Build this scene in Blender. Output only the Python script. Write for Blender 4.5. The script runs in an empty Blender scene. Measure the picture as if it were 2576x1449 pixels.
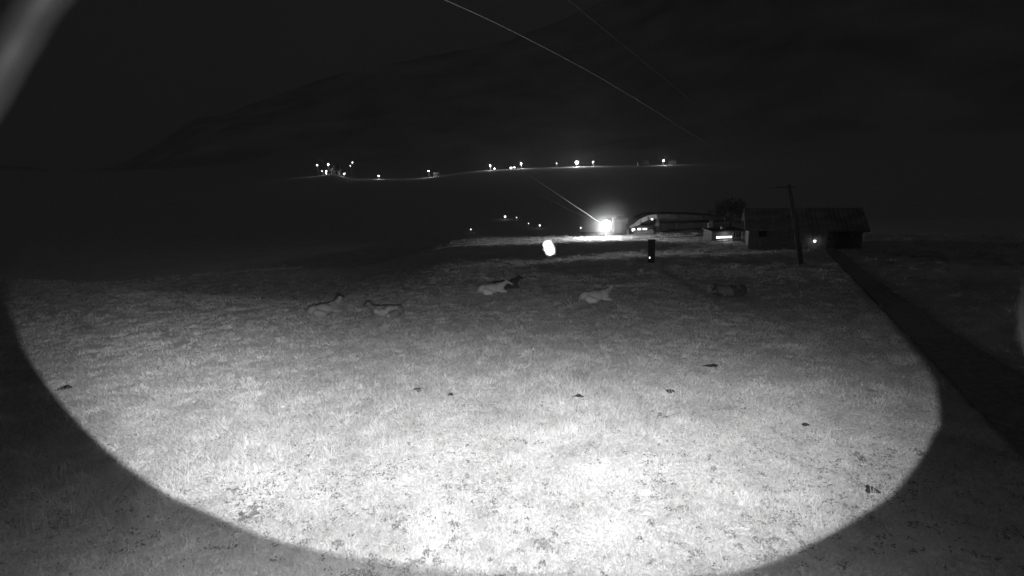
import bpy, bmesh, math, random
import numpy as np
from mathutils import Vector, Matrix, noise
random.seed(7)
rng = np.random.default_rng(11)
S = bpy.context.scene
COL = S.collection
R = math.radians

# ---------------------------------------------------------------- camera
F = 1288.0                                   # focal length, in pixels of a 2576 px wide picture
PITCH, ROLL = R(14.0), R(2.3)
CAM = Vector((0.0, 0.0, 6.0))
fwd = Vector((0, math.cos(PITCH), -math.sin(PITCH)))
up0 = Vector((0, math.sin(PITCH), math.cos(PITCH)))
rgt = Vector((1, 0, 0)) * math.cos(ROLL) - up0 * math.sin(ROLL)
upv = up0 * math.cos(ROLL) + Vector((1, 0, 0)) * math.sin(ROLL)
CROT = Matrix((rgt, upv, -fwd)).transposed().to_4x4()
cd = bpy.data.cameras.new('camera')
cam = bpy.data.objects.new('camera', cd); COL.objects.link(cam)
cam.matrix_world = Matrix.Translation(CAM) @ CROT
cd.sensor_width = 36.0; cd.lens = 18.0
cd.clip_start = 0.05; cd.clip_end = 20000
cd.dof.use_dof = True; cd.dof.focus_distance = 22.0; cd.dof.aperture_fstop = 18.0 / 22.0
S.camera = cam

# ---------------------------------------------------------------- sky, night fill, exposure
W = bpy.data.worlds.new('World'); S.world = W; W.use_nodes = True
nt = W.node_tree; nt.nodes.clear()
out = nt.nodes.new('ShaderNodeOutputWorld'); bg = nt.nodes.new('ShaderNodeBackground')
tc = nt.nodes.new('ShaderNodeTexCoord'); nz = nt.nodes.new('ShaderNodeTexNoise'); cr = nt.nodes.new('ShaderNodeMapRange')
nz.inputs['Scale'].default_value = 1.3; nz.inputs['Detail'].default_value = 4
cr.inputs['From Min'].default_value = .3; cr.inputs['From Max'].default_value = .7
cr.inputs['To Min'].default_value = .0086; cr.inputs['To Max'].default_value = .0108
nt.links.new(tc.outputs['Generated'], nz.inputs['Vector']); nt.links.new(nz.outputs['Fac'], cr.inputs['Value'])
nt.links.new(cr.outputs['Result'], bg.inputs['Color']); bg.inputs['Strength'].default_value = 1.0
nt.links.new(bg.outputs[0], out.inputs[0])
ml = bpy.data.lights.new('night_fill', 'SUN'); ml.energy = .028; ml.angle = R(12)  # weak sun lamp added to lift unlit ground to the base grey
mo = bpy.data.objects.new('night_fill', ml); COL.objects.link(mo); mo.rotation_euler = (R(38), R(12), R(30))
S.view_settings.view_transform = 'Standard'; S.view_settings.look = 'None'
S.view_settings.exposure = 0; S.view_settings.gamma = 1; S.view_settings.use_curve_mapping = False
S.cycles.use_denoising = True
S.cycles.max_bounces = 4; S.cycles.volume_bounces = 0; S.cycles.diffuse_bounces = 2
S.cycles.sample_clamp_indirect = 2.0
S.cycles.caustics_reflective = False; S.cycles.caustics_refractive = False
HAZE = .00009

# ---------------------------------------------------------------- ground shape
def sst(a, b, x):
    t = min(1, max(0, (x - a) / (b - a))); return t * t * (3 - 2 * t)
VZ = [(-420, -12), (-330, -8), (-262, -5), (-235, -3), (-200, -11), (-130, -13), (-20, -6.0), (20, -5.5), (90, -6), (210, -8.6), (420, -9)]
def vz(x):
    if x <= VZ[0][0]: return VZ[0][1]
    for (a, za), (b, zb) in zip(VZ, VZ[1:]):
        if x <= b: return za + (zb - za) * sst(a, b, x)
    return VZ[-1][1]
def height(x, y):
    z = -11 + 11 * math.exp(-max(y, -10) / 88.0)
    if y < -10: z += (-10 - y) * .14
    # knoll at the left whose far side drops away
    cy = 33 + .52 * (-x - 16)
    z -= 2.2 * sst(cy, cy + 18, y) * sst(-6, -24, x) * (1 - sst(80, 130, y))
    # low bank in front of the valley station
    ry = 70 - .03 * x
    z += .75 * math.exp(-((y - ry) / 3.2) ** 2) * (1 - sst(36, 60, abs(x - 10))) * (1 - sst(16, 30, x))
    z += .35 * math.exp(-((y - 54) / 3.0) ** 2) * (1 - sst(10, 26, abs(x - 18)))
    # small unevenness of the nearer ground
    if y < 400:
        n = noise.noise(Vector((x * .09, y * .09, 1.3))) * .22 + noise.noise(Vector((x * .35, y * .35, 7.3))) * .05
        z += n * (1 - .5 * sst(60, 90, y))
    if y > 480: z += sst(480, 680, y) * (vz(x * 700 / max(y, 1)) + 11)
    rr = math.hypot(x, y)
    if rr > 760: z += 30 * sst(760, 1500, rr)
    return z
def ray(px, py):
    return (fwd + rgt * ((px - 1288) / F) + upv * ((724.5 - py) / F))
def at(px, py, Y):                            # point of the view ray at forward distance Y
    d = ray(px, py); return CAM + d * (Y / d.y)
def ground(px, py, y0=2.0, y1=900.0):         # where a view ray meets the ground
    d = ray(px, py); y = y0; last = y0
    while y < y1:
        p = CAM + d * (y / d.y)
        if p.z < height(p.x, p.y):
            a, b = last, y
            for _ in range(24):
                m = (a + b) / 2; q = CAM + d * (m / d.y)
                if q.z < height(q.x, q.y): b = m
                else: a = m
            return CAM + d * (b / d.y)
        last = y; y *= 1.01
    p = CAM + d * (y1 / d.y); return p
def on(x, y, dz=0): return Vector((x, y, height(x, y) + dz))

# ---------------------------------------------------------------- materials (an infrared picture: everything is grey)
def mat(name, v, rough=.8, var=.0, scale=3.0, detail=5, spec=.2, attr=None, bump=0.0, metal=0.0):
    m = bpy.data.materials.new(name); m.use_nodes = True; t = m.node_tree; b = t.nodes['Principled BSDF']
    b.inputs['Roughness'].default_value = rough; b.inputs['Metallic'].default_value = metal
    b.inputs['Specular IOR Level'].default_value = spec
    b.inputs['Base Color'].default_value = (v, v, v, 1)
    if var or attr or bump:
        c = t.nodes.new('ShaderNodeTexCoord'); n = t.nodes.new('ShaderNodeTexNoise')
        n.inputs['Scale'].default_value = scale; n.inputs['Detail'].default_value = detail
        t.links.new(c.outputs['Object'], n.inputs['Vector'])
        r = t.nodes.new('ShaderNodeMapRange')
        r.inputs['From Min'].default_value = .3; r.inputs['From Max'].default_value = .7
        r.inputs['To Min'].default_value = v * (1 - var); r.inputs['To Max'].default_value = v * (1 + var)
        t.links.new(n.outputs['Fac'], r.inputs['Value']); o = r.outputs['Result']
        if attr:
            a = t.nodes.new('ShaderNodeAttribute'); a.attribute_name = attr
            k = t.nodes.new('ShaderNodeMath'); k.operation = 'MULTIPLY'
            t.links.new(o, k.inputs[0]); t.links.new(a.outputs['Fac'], k.inputs[1]); o = k.outputs[0]
        t.links.new(o, b.inputs['Base Color'])
        if bump:
            u = t.nodes.new('ShaderNodeBump'); u.inputs['Strength'].default_value = bump; u.inputs['Distance'].default_value = .05
            t.links.new(n.outputs['Fac'], u.inputs['Height']); t.links.new(u.outputs[0], b.inputs['Normal'])
    return m
def glow(name, s):
    m = bpy.data.materials.new(name); m.use_nodes = True; t = m.node_tree; t.nodes.clear()
    e = t.nodes.new('ShaderNodeEmission'); e.inputs['Strength'].default_value = s
    o = t.nodes.new('ShaderNodeOutputMaterial'); t.links.new(e.outputs[0], o.inputs[0]); return m
def leafy(m, k=.5):
    t = m.node_tree; b = t.nodes['Principled BSDF']; tr = t.nodes.new('ShaderNodeBsdfTranslucent'); mx = t.nodes.new('ShaderNodeMixShader'); mx.inputs[0].default_value = k
    t.links.new(b.inputs['Base Color'].links[0].from_socket, tr.inputs[0]); t.links.new(b.outputs[0], mx.inputs[1]); t.links.new(tr.outputs[0], mx.inputs[2]); t.links.new(mx.outputs[0], t.nodes['Material Output'].inputs[0]); return m
M = dict(
    blade=leafy(mat('grass_blade', .60, .7, .16, .8, attr='shade'), .5),
    dark_leaf=mat('dark_weed_leaf', .16, .6, .3, 6),
    dung=mat('dried_dung', .035, .9, .4, 20, bump=.4),
    shade_strip_grey=mat('shade_strip_grey', .22, .9, .3, 4),  # dark grey that carries the shade of the unlit wedge
    concrete=mat('concrete', .33, .85, .25, 1.5, bump=.1),
    steel=mat('galvanised_steel', .30, .45, .2, 6, spec=.5),
    wood=mat('weathered_board', .22, .8, .35, 4, bump=.2),
    dark_wood=mat('dark_board', .14, .85, .3, 3),
    plaster=mat('plaster', .35, .9, .12, 2),
    roofing=mat('roof_sheet', .10, .6, .25, 1.2),
    tile=mat('roof_tile', .26, .8, .3, .8),
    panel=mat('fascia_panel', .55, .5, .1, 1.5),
    dark_paint=mat('dark_paint', .035, .5, .2, 6),
    glass=mat('window_glass', .03, .08, 0, spec=.6),
    rope=mat('steel_rope', .55, .4, .2, 9, spec=.5),
    dome_band=mat('dome_band_grey', .016, .6, .2, 6), pole=mat('pole_wood', .15, .85, .25, 5),  # first entry: grey of the tube that replaces the dome reflections
    bark=mat('bark', .12, .9, .3, 8),
    leaf=mat('leaf', .30, .7, .3, 1.5, attr='shade'),
    needle=mat('needle', .10, .8, .3, .4),
    moth=mat('moth_scale', .75, .8, .15, 60),
    hill=mat('mountain_forest', .50, .95, .25, .004, 8), line=mat('dark_cable', .26, .6, .2, 9), yard=mat('yard_gravel', .16, .9, .3, 6, bump=.2), boards=mat('barn_board', .24, .85, .3, 3),
    lamp=glow('lamp_glass', 45), flood=glow('floodlight_glass', 60), dim=glow('lantern_glass', 5), win=glow('lit_window', 6), tube=glow('light_tube', 5),
)

# ---------------------------------------------------------------- helpers
def link(name, me, m=None, parent=None):
    o = bpy.data.objects.new(name, me); COL.objects.link(o)
    if m is not None and me is not None: me.materials.append(m)
    if parent is not None: o.parent = parent
    return o
def tag(o, label=None, cat=None, group=None, kind=None):
    if label: o['label'] = label
    if cat: o['category'] = cat
    if group: o['group'] = group
    if kind: o['kind'] = kind
    return o
def thing(name, loc, label, cat, group=None, rz=0):
    o = bpy.data.objects.new(name, None); COL.objects.link(o); o.location = loc; o.rotation_euler = (0, 0, rz)
    o.empty_display_size = .2
    return tag(o, label, cat, group)
class MB:
    def __init__(s): s.v = []; s.f = []
    def add(s, v, f):
        b = len(s.v); s.v += [tuple(p) for p in v]; s.f += [tuple(b + i for i in q) for q in f]; return s
    def box(s, c, d, rz=0):
        ca, sa = math.cos(rz), math.sin(rz); v = []
        for z in (-.5, .5):
            for x, y in ((-.5, -.5), (.5, -.5), (.5, .5), (-.5, .5)):
                X, Y = x * d[0], y * d[1]
                v.append((c[0] + X * ca - Y * sa, c[1] + X * sa + Y * ca, c[2] + z * d[2]))
        return s.add(v, [(3, 2, 1, 0), (4, 5, 6, 7), (0, 1, 5, 4), (1, 2, 6, 5), (2, 3, 7, 6), (3, 0, 4, 7)])
    def tube(s, pts, rad, n=8):
        pts = [Vector(p) for p in pts]; rings = []
        for i, p in enumerate(pts):
            t = (pts[min(i + 1, len(pts) - 1)] - pts[max(i - 1, 0)]).normalized()
            a = t.cross(Vector((0, 0, 1)));
            if a.length < .05: a = t.cross(Vector((0, 1, 0)))
            a.normalize(); b = t.cross(a)
            r = rad[i] if isinstance(rad, (list, tuple)) else rad
            rings.append([p + a * (r * math.cos(k * 2 * math.pi / n)) + b * (r * math.sin(k * 2 * math.pi / n)) for k in range(n)])
        v = [q for g in rings for q in g]; f = []
        for i in range(len(pts) - 1):
            for k in range(n):
                f.append((i * n + k, i * n + (k + 1) % n, (i + 1) * n + (k + 1) % n, (i + 1) * n + k))
        f.append(tuple(range(n))[::-1]); f.append(tuple((len(pts) - 1) * n + k for k in range(n)))
        return s.add(v, f)
    def ball(s, c, r, sub=2, sq=(1, 1, 1)):
        bm = bmesh.new(); bmesh.ops.create_icosphere(bm, subdivisions=sub, radius=r)
        v = [(c[0] + q.co.x * sq[0], c[1] + q.co.y * sq[1], c[2] + q.co.z * sq[2]) for q in bm.verts]
        f = [[w.index for w in g.verts] for g in bm.faces]; bm.free(); return s.add(v, f)
    def mesh(s, name, smooth=False):
        me = bpy.data.meshes.new(name); me.from_pydata(s.v, [], s.f); me.update()
        if smooth: me.polygons.foreach_set('use_smooth', [True] * len(me.polygons))
        return me
    def build(s, name, m, parent=None, smooth=False): return link(name, s.mesh(name, smooth), m, parent)
def point_light(name, p, watts_sr, r=.1):
    l = bpy.data.lights.new(name, 'POINT'); l.energy = watts_sr * 4 * math.pi; l.shadow_soft_size = r
    o = bpy.data.objects.new(name, l); COL.objects.link(o); o.location = p; return o

# ---------------------------------------------------------------- infrared lamps beside the camera (casing shade and fitted brightness are put into the beams)
LP = CAM + Vector((0.05, 0, -.62))
def lamp_uv(px, py):
    d = ray(px, py)
    if d.z < -.02:
        g = ground(px, py, 1.5, 400); d = g - LP
    return (d.dot(rgt) / d.dot(fwd), d.dot(upv) / d.dot(fwd))
OUTL = [(60, 600), (15, 700), (2, 775), (60, 900), (165, 1045), (300, 1170), (420, 1250), (600, 1332), (730, 1378), (850, 1402), (1000, 1428), (1200, 1450),
        (1500, 1462), (1750, 1458), (1880, 1442), (1970, 1412), (2060, 1365), (2200, 1288), (2262, 1240), (2322, 1160), (2352, 1112), (2372, 1072), (2380, 1035), (2379, 1000), (2367, 963), (2340, 920),
        (2270, 840), (2200, 765), (2150, 705), (2120, 660), (2100, 600), (2090, 300), (2100, -150), (1300, -300), (500, -150), (300, 300)]
UC = lamp_uv(1250, 1000)
def polar_table(n=72):
    poly = []
    for i, a in enumerate(OUTL):
        b = OUTL[(i + 1) % len(OUTL)]
        for k in range(8):
            t = k / 8; poly.append(lamp_uv(a[0] + (b[0] - a[0]) * t, a[1] + (b[1] - a[1]) * t))
    pl = sorted((math.atan2(v - UC[1], u - UC[0]) / (2 * math.pi) + .5, math.hypot(u - UC[0], v - UC[1])) for u, v in poly)
    pl = [(pl[-1][0] - 1, pl[-1][1])] + pl + [(pl[0][0] + 1, pl[0][1])]
    res = []
    for i in range(n):
        x = i / (n - 1)
        for (a, ra), (b, rb) in zip(pl, pl[1:]):
            if a <= x <= b:
                res.append((x, ra + (rb - ra) * ((x - a) / max(b - a, 1e-9)))); break
    return res
def ir_lamp(name, loc, power, masked, gauss, floor, hot):
    l = bpy.data.lights.new(name, 'SPOT'); l.energy = power; l.spot_size = R(165); l.spot_blend = .15; l.shadow_soft_size = .012
    l.use_nodes = True; t = l.node_tree; N = t.nodes.new; L = t.links.new
    em = [n for n in t.nodes if n.type == 'EMISSION'][0]
    c = N('ShaderNodeTexCoord'); sx = N('ShaderNodeSeparateXYZ'); L(c.outputs['Normal'], sx.inputs[0])
    def mth(op, a, b=None, c_=None):
        n = N('ShaderNodeMath'); n.operation = op
        for i, q in enumerate((a, b, c_)):
            if q is None: continue
            if isinstance(q, (int, float)): n.inputs[i].default_value = q
            else: L(q, n.inputs[i])
        return n.outputs[0]
    u = mth('MULTIPLY', mth('DIVIDE', sx.outputs[0], sx.outputs[2]), -1); v = mth('MULTIPLY', mth('DIVIDE', sx.outputs[1], sx.outputs[2]), -1)
    def bell(u0, su, v0, sv):
        a = mth('POWER', mth('ABSOLUTE', mth('DIVIDE', mth('SUBTRACT', u, u0), su)), 2); b = mth('POWER', mth('ABSOLUTE', mth('DIVIDE', mth('SUBTRACT', v, v0), sv)), 2)
        return mth('EXPONENT', mth('MULTIPLY', mth('ADD', a, b), -.5))
    def curve(x, pts, lo, hi):
        fc = N('ShaderNodeFloatCurve'); cu = fc.mapping.curves[0]; P = [((a - lo) / (hi - lo), b) for a, b in pts]
        P = [(0, P[0][1])] + P + [(1, P[-1][1])]
        cu.points[0].location = P[0]; cu.points[1].location = P[-1]
        for q in P[1:-1]: cu.points.new(*q)
        fc.mapping.update(); mr = N('ShaderNodeMapRange'); mr.inputs['From Min'].default_value = lo; mr.inputs['From Max'].default_value = hi
        L(x, mr.inputs['Value']); L(mr.outputs['Result'], fc.inputs['Value']); return fc.outputs[0]
    if hot:      # fitted brightness profile: product of a horizontal and a vertical curve
        g = mth('MULTIPLY', curve(u, hot[0], -1.4, 1.4), curve(mth('MULTIPLY_ADD', u, hot[2], v), hot[1], -.9, .9))
    else: g = mth('MULTIPLY_ADD', bell(*gauss), 1 - floor, floor)
    if masked:
        du, dv = mth('SUBTRACT', u, UC[0]), mth('SUBTRACT', v, UC[1])
        ang = mth('ADD', mth('DIVIDE', mth('ARCTAN2', dv, du), 2 * math.pi), .5)
        rad = mth('SQRT', mth('ADD', mth('MULTIPLY', du, du), mth('MULTIPLY', dv, dv)))
        tab = polar_table(); rmax = max(r for _, r in tab) * 1.01
        fc = N('ShaderNodeFloatCurve'); cu = fc.mapping.curves[0]
        cu.points[0].location = (tab[0][0], tab[0][1] / rmax); cu.points[1].location = (tab[-1][0], tab[-1][1] / rmax)
        for x, r in tab[1:-1]: cu.points.new(x, r / rmax)
        for p in cu.points: p.handle_type = 'VECTOR'
        fc.mapping.update(); L(ang, fc.inputs['Value'])
        mr = N('ShaderNodeMapRange'); mr.interpolation_type = 'SMOOTHSTEP'
        mr.inputs['From Min'].default_value = -.003; mr.inputs['From Max'].default_value = .020
        L(mth('SUBTRACT', mth('MULTIPLY', fc.outputs[0], rmax), rad), mr.inputs['Value'])
        g = mth('MULTIPLY', g, mr.outputs['Result'])
    L(g, em.inputs['Strength'])
    o = bpy.data.objects.new(name, l); COL.objects.link(o)
    o.matrix_world = Matrix.Translation(loc) @ CROT
    return o
# gauss: u0, su, v0, sv ; v = (724-py)/1288
ir_lamp('infrared_beam', LP, 47333, True, None, 0, ([(-1.1, 0.377), (-0.85, 0.628), (-0.6, 1.0), (-0.3, 0.755), (0.0, 0.715), (0.3, 0.593), (0.55, 0.444), (0.85, 0.194)],
        [(-0.75, 0.117), (-0.5, 0.261), (-0.4, 0.539), (-0.32, 0.764), (-0.26, 0.92), (-0.2, 1.0), (-0.13, 0.86), (-0.06, 0.50), (0.0, 0.31), (0.06, 0.097), (0.2, 0.078), (0.6, 0.078)], 0.08))
ir_lamp('infrared_spill', LP + Vector((.12, 0, 0)), 9200, False, (-.22, .46, -.60, .19), .022, None)

# ---------------------------------------------------------------- ground and hills
def fan(rs, azs, hf, name, m, off=(0, 0)):
    v = []; f = []; n = len(azs)
    for r in rs:
        for a in azs:
            x, y = r * math.sin(a), r * math.cos(a); v.append((x, y, hf(x, y)))
    for i in range(len(rs) - 1):
        for k in range(n - 1):
            q = i * n + k; f.append((q, q + 1, q + n + 1, q + n)[::-1])
    me = bpy.data.meshes.new(name); me.from_pydata(v, [], f); me.update()
    me.polygons.foreach_set('use_smooth', [True] * len(me.polygons))
    return link(name, me, m)
gm = bpy.data.materials.new('pasture_ground'); gm.use_nodes = True
t = gm.node_tree; b = t.nodes['Principled BSDF']; b.inputs['Roughness'].default_value = .95; b.inputs['Specular IOR Level'].default_value = .1
c = t.nodes.new('ShaderNodeTexCoord')
def nse(sc, lo, hi, a, b_):
    n = t.nodes.new('ShaderNodeTexNoise'); n.inputs['Scale'].default_value = sc; n.inputs['Detail'].default_value = 6; n.inputs['Roughness'].default_value = .65
    t.links.new(c.outputs['Object'], n.inputs['Vector'])
    r = t.nodes.new('ShaderNodeMapRange'); r.inputs['From Min'].default_value = lo; r.inputs['From Max'].default_value = hi
    r.inputs['To Min'].default_value = a; r.inputs['To Max'].default_value = b_
    t.links.new(n.outputs['Fac'], r.inputs['Value']); return r.outputs['Result'], n
o1, n1 = nse(.5, .3, .7, .55, .70); o2, n2 = nse(9, .32, .68, .7, 1.1); o3, n3 = nse(45, .3, .7, .8, 1.15)
k1 = t.nodes.new('ShaderNodeMath'); k1.operation = 'MULTIPLY'; k2 = t.nodes.new('ShaderNodeMath'); k2.operation = 'MULTIPLY'
t.links.new(o1, k1.inputs[0]); t.links.new(o2, k1.inputs[1]); t.links.new(k1.outputs[0], k2.inputs[0]); t.links.new(o3, k2.inputs[1])
t.links.new(k2.outputs[0], b.inputs['Base Color'])
bu = t.nodes.new('ShaderNodeBump'); bu.inputs['Strength'].default_value = .5; bu.inputs['Distance'].default_value = .2
t.links.new(n2.outputs['Fac'], bu.inputs['Height']); t.links.new(bu.outputs[0], b.inputs['Normal'])
rs = [0.0]; r = 1.0
while r < 1700: rs.append(r); r *= 1.022
AZ = [R(-75 + 150 * i / 300) for i in range(301)]
tag(fan(rs, AZ, height, 'pasture', gm), kind='structure')
AZ2 = [R(75 + 210 * i / 60) for i in range(61)]
tag(fan([0.0, 4, 10, 25, 60, 150, 400, 900, 1700], AZ2, lambda x, y: height(x, y) , 'meadow', gm), kind='structure')
# mountains: ridge height by azimuth, seen as a barely lighter sky above a dark slope
RIDGE = [(-180, 12), (-75, 4), (-52, 3)]
for q_ in [(200, 425), (300, 400), (400, 345), (480, 288), (565, 275), (651, 240), (740, 208), (860, 168), (1050, 130), (1250, 92), (1420, 30), (1600, -60)]:
    d_ = ray(*q_); RIDGE.append((math.degrees(math.atan2(d_.x, d_.y)), math.degrees(math.atan2(d_.z, math.hypot(d_.x, d_.y)))))
RIDGE += [(30, 24), (60, 20), (100, 18), (180, 12)]
def ridge(a):
    for (p, x), (q, y) in zip(RIDGE, RIDGE[1:]):
        if p <= a <= q: return x + (y - x) * (a - p) / (q - p)
    return 15
def hillh(x, y):
    rr = math.hypot(x, y); a = math.degrees(math.atan2(x, y))
    el = ridge(a) + .2 * noise.noise(Vector((a * .7, 9, 1)))
    top = 3600 * math.tan(R(el)); t_ = min(1, max(0, (rr - 1250) / 2350))
    z = -14 + (t_ ** 1.5) * top + 60 * noise.noise(Vector((x * .002, y * .002, 2))) * t_ * (1 - t_) * 4
    if rr > 3600: z = -14 + top - (rr - 3600) * .5
    return z
tag(fan([1250 + 120 * i for i in range(26)], [R(-180 + 360 * i / 360) for i in range(361)], hillh, 'mountains', M['hill']), kind='structure')

# ---------------------------------------------------------------- dark strip at the right, shade of the unlit wedge put in its grey
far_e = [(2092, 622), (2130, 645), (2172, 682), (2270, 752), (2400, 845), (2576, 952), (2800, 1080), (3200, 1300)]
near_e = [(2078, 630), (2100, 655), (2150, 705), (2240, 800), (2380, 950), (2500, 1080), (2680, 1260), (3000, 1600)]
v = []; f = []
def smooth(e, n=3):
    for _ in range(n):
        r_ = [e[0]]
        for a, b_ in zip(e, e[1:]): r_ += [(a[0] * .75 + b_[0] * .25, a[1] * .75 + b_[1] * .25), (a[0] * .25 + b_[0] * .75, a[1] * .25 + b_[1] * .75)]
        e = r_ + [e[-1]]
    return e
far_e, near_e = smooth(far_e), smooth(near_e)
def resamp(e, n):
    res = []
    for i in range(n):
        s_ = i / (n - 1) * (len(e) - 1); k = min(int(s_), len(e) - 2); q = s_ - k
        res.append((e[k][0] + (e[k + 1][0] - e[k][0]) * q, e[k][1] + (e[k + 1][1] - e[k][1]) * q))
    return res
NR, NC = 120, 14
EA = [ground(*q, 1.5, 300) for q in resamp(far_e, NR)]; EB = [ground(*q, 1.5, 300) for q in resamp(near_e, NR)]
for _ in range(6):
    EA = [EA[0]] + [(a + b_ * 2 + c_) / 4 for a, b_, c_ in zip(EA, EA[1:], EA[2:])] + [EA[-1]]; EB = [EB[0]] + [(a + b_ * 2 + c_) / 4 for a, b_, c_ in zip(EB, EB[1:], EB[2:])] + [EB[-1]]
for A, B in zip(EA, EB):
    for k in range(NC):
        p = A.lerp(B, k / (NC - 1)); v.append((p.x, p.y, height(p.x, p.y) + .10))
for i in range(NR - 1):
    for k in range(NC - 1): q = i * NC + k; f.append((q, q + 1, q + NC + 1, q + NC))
me = bpy.data.meshes.new('shade_strip'); me.from_pydata(v, [], f); me.update()
tag(link('shade_strip', me, M['shade_strip_grey']), kind='structure')  # strip added to darken the ground beyond the beam's right rim
def _in(px, py, q):
    r_ = False
    for (x1, y1), (x2, y2) in zip(q, q[1:] + q[:1]):
        if (y1 > py) != (y2 > py) and px < (x2 - x1) * (py - y1) / (y2 - y1) + x1: r_ = not r_
    return r_
_SHADE_STRIP = [tuple(v[i * NC][:2]) for i in range(NR)] + [tuple(v[i * NC + NC - 1][:2]) for i in range(NR - 1, -1, -1)]
def on_shade_strip(x, y): return _in(x, y, _SHADE_STRIP)

# ---------------------------------------------------------------- grass
def grass():
    NT = 62000
    r = 4.2 * (88 / 4.2) ** (rng.random(NT) ** 1.10)
    a = (rng.random(NT) - .5) * R(118)
    x = r * np.sin(a); y = r * np.cos(a)
    P = []; SH = []; WI = []; HT = []
    for i in range(NT):
        X, Y, rr = float(x[i]), float(y[i]), float(r[i])
        if Y < 2.5: continue
        c1 = noise.noise(Vector((X * .8, Y * .8, 4))); c2 = noise.noise(Vector((X * .22, Y * .22, 9)))
        c3 = noise.noise(Vector((X * 2.6, Y * 2.6, 14)))
        if c3 < -.25 and rng.random() < .7: continue
        if X > 8 and on_shade_strip(X, Y): continue
        z = height(X, Y)
        big = rng.random() < .035
        ht = (.045 + .05 * rng.random() + .05 * max(0, c1)) * (1.9 if big else 1) * (1 + rr * .012)
        sp = (.07 + .09 * rng.random()) * (1 + rr * .05)
        tall = X < 4 and 13 < rr < 27 and c2 > -.15 and rng.random() < .16
        if tall: ht = .18 + .2 * rng.random()
        n = int(13 + 8 * rng.random())
        sh = .82 + .12 * rng.random() + .28 * c1 + .12 * c2 + .30 * c3 + (.12 if rng.random() < .1 else 0)
        th = rng.random(n) * 6.283; q = np.sqrt(rng.random(n)) * sp
        P.append(np.stack([X + q * np.cos(th), Y + q * np.sin(th), np.full(n, z - .01)], 1))
        SH.append(np.full(n, sh) + (rng.random(n) - .5) * .08)
        HT.append(ht * (.6 + .6 * rng.random(n))); WI.append(np.full(n, .0045 + .0008 * rr))
    P = np.concatenate(P); SH = np.concatenate(SH); HT = np.concatenate(HT); WI = np.concatenate(WI); n = len(P)
    th = rng.random(n) * 6.283; ln = HT * (.25 + 1.0 * rng.random(n)); lt = rng.random(n) * 6.283
    side = np.stack([np.cos(th), np.sin(th), np.zeros(n)], 1) * (WI / 2)[:, None]
    lean = np.stack([np.cos(lt), np.sin(lt), np.zeros(n)], 1) * ln[:, None]
    zz = np.array([0, 0, 1.0])
    tip = P + lean + HT[:, None] * zz
    V = np.stack([P - side, P + side, tip + side * .3, tip - side * .3], 1).reshape(-1, 3)
    loops = np.arange(n * 4); starts = np.arange(n) * 4
    me = bpy.data.meshes.new('pasture_grass'); me.vertices.add(n * 4); me.vertices.foreach_set('co', V.astype(np.float32).ravel())
    me.loops.add(n * 4); me.loops.foreach_set('vertex_index', loops.astype(np.int32))
    me.polygons.add(n); me.polygons.foreach_set('loop_start', starts.astype(np.int32))
    me.update(calc_edges=True)
    at_ = me.attributes.new('shade', 'FLOAT', 'POINT'); at_.data.foreach_set('value', np.repeat(SH, 4).astype(np.float32))
    print('blades', n)
    return link('pasture_grass', me, M['blade'])
tag(grass(), 'short grazed grass growing in pale tufts all over the pasture', 'grass', kind='stuff')

# dark dung pats and leafy dark weeds lying in the grass, where the photograph shows them
PATS = [(1055, 985, .42, .9, 'flat dark cow pat far left of the four in a row, behind the bright grass'), (1135, 998, .22, .8, 'small roundish dark cow pat, second of the row in the middle of the pasture'),
        (1455, 1002, .42, .6, 'thin ragged dark cow pat, third of the row in the middle of the pasture'), (1685, 990, .32, 1., 'black oval cow pat, rightmost of the row in the middle of the pasture'),
        (165, 980, .55, 1., 'dark ragged cow pat by the left edge of the lit grass'),
        (2025, 1076, .24, .7, 'small dark cow pat alone on the right half of the pasture'), (1790, 925, .7, .35, 'long thin dark dung smear behind the other pats on the right'),
        (2190, 1240, .30, 1.1, 'black elongated cow pat near the lower right end of the lit grass')]
for px, py, w, k, lab in PATS:
    g = ground(px, py); mb = MB(); n = 14
    V_ = [(0, 0, .05)]; F_ = []
    for ring, (q, z) in enumerate(((.55, .045), (1, .0))):
        for i in range(n):
            a = i * 2 * math.pi / n; rr = w * .38 * q * (1 + .35 * math.sin(3 * a + px) * q + .25 * random.random() * q)
            V_.append((rr * math.cos(a), rr * math.sin(a) * k, z + random.random() * .015))
    F_ += [(0, 1 + i, 1 + (i + 1) % n) for i in range(n)] + [(1 + i, 1 + n + i, 1 + n + (i + 1) % n, 1 + (i + 1) % n) for i in range(n)]
    mb.add(V_, F_); o = mb.build('cow_pat', M['dung'], None, True); o.location = (g.x, g.y, g.z + .07)
    tag(o, lab, 'cow pat', 'cow pats on the pasture')
def weed(px, py, s, lab, nl=9, seed=0):
    g = ground(px, py); rd = random.Random(seed + px); t_ = thing('dark_weed', g, lab, 'weed', 'dark leafy weeds in the lit grass')
    for i in range(nl):
        a = i * 2.4 + rd.random(); L_ = s * (.6 + .6 * rd.random()); w = L_ * .32; lift = .05 + .10 * rd.random()
        pts = [(0, 0, .03), (L_ * .35, -w / 2, .03 + lift), (L_ * .4, 0, .02 + lift), (L_ * .35, w / 2, .03 + lift), (L_ * .75, -w * .4, .04 + lift * .9), (L_ * .78, 0, .03 + lift * .9), (L_ * .75, w * .4, .04 + lift * .9), (L_, 0, .03 + lift * .5)]
        pts = [(x * math.cos(a) - y * math.sin(a), x * math.sin(a) + y * math.cos(a), z) for x, y, z in pts]
        MB().add(pts, [(0, 1, 2), (0, 2, 3), (1, 4, 5, 2), (2, 5, 6, 3), (4, 7, 5), (5, 7, 6)]).build('leaf', M['dark_leaf'], t_)
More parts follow.
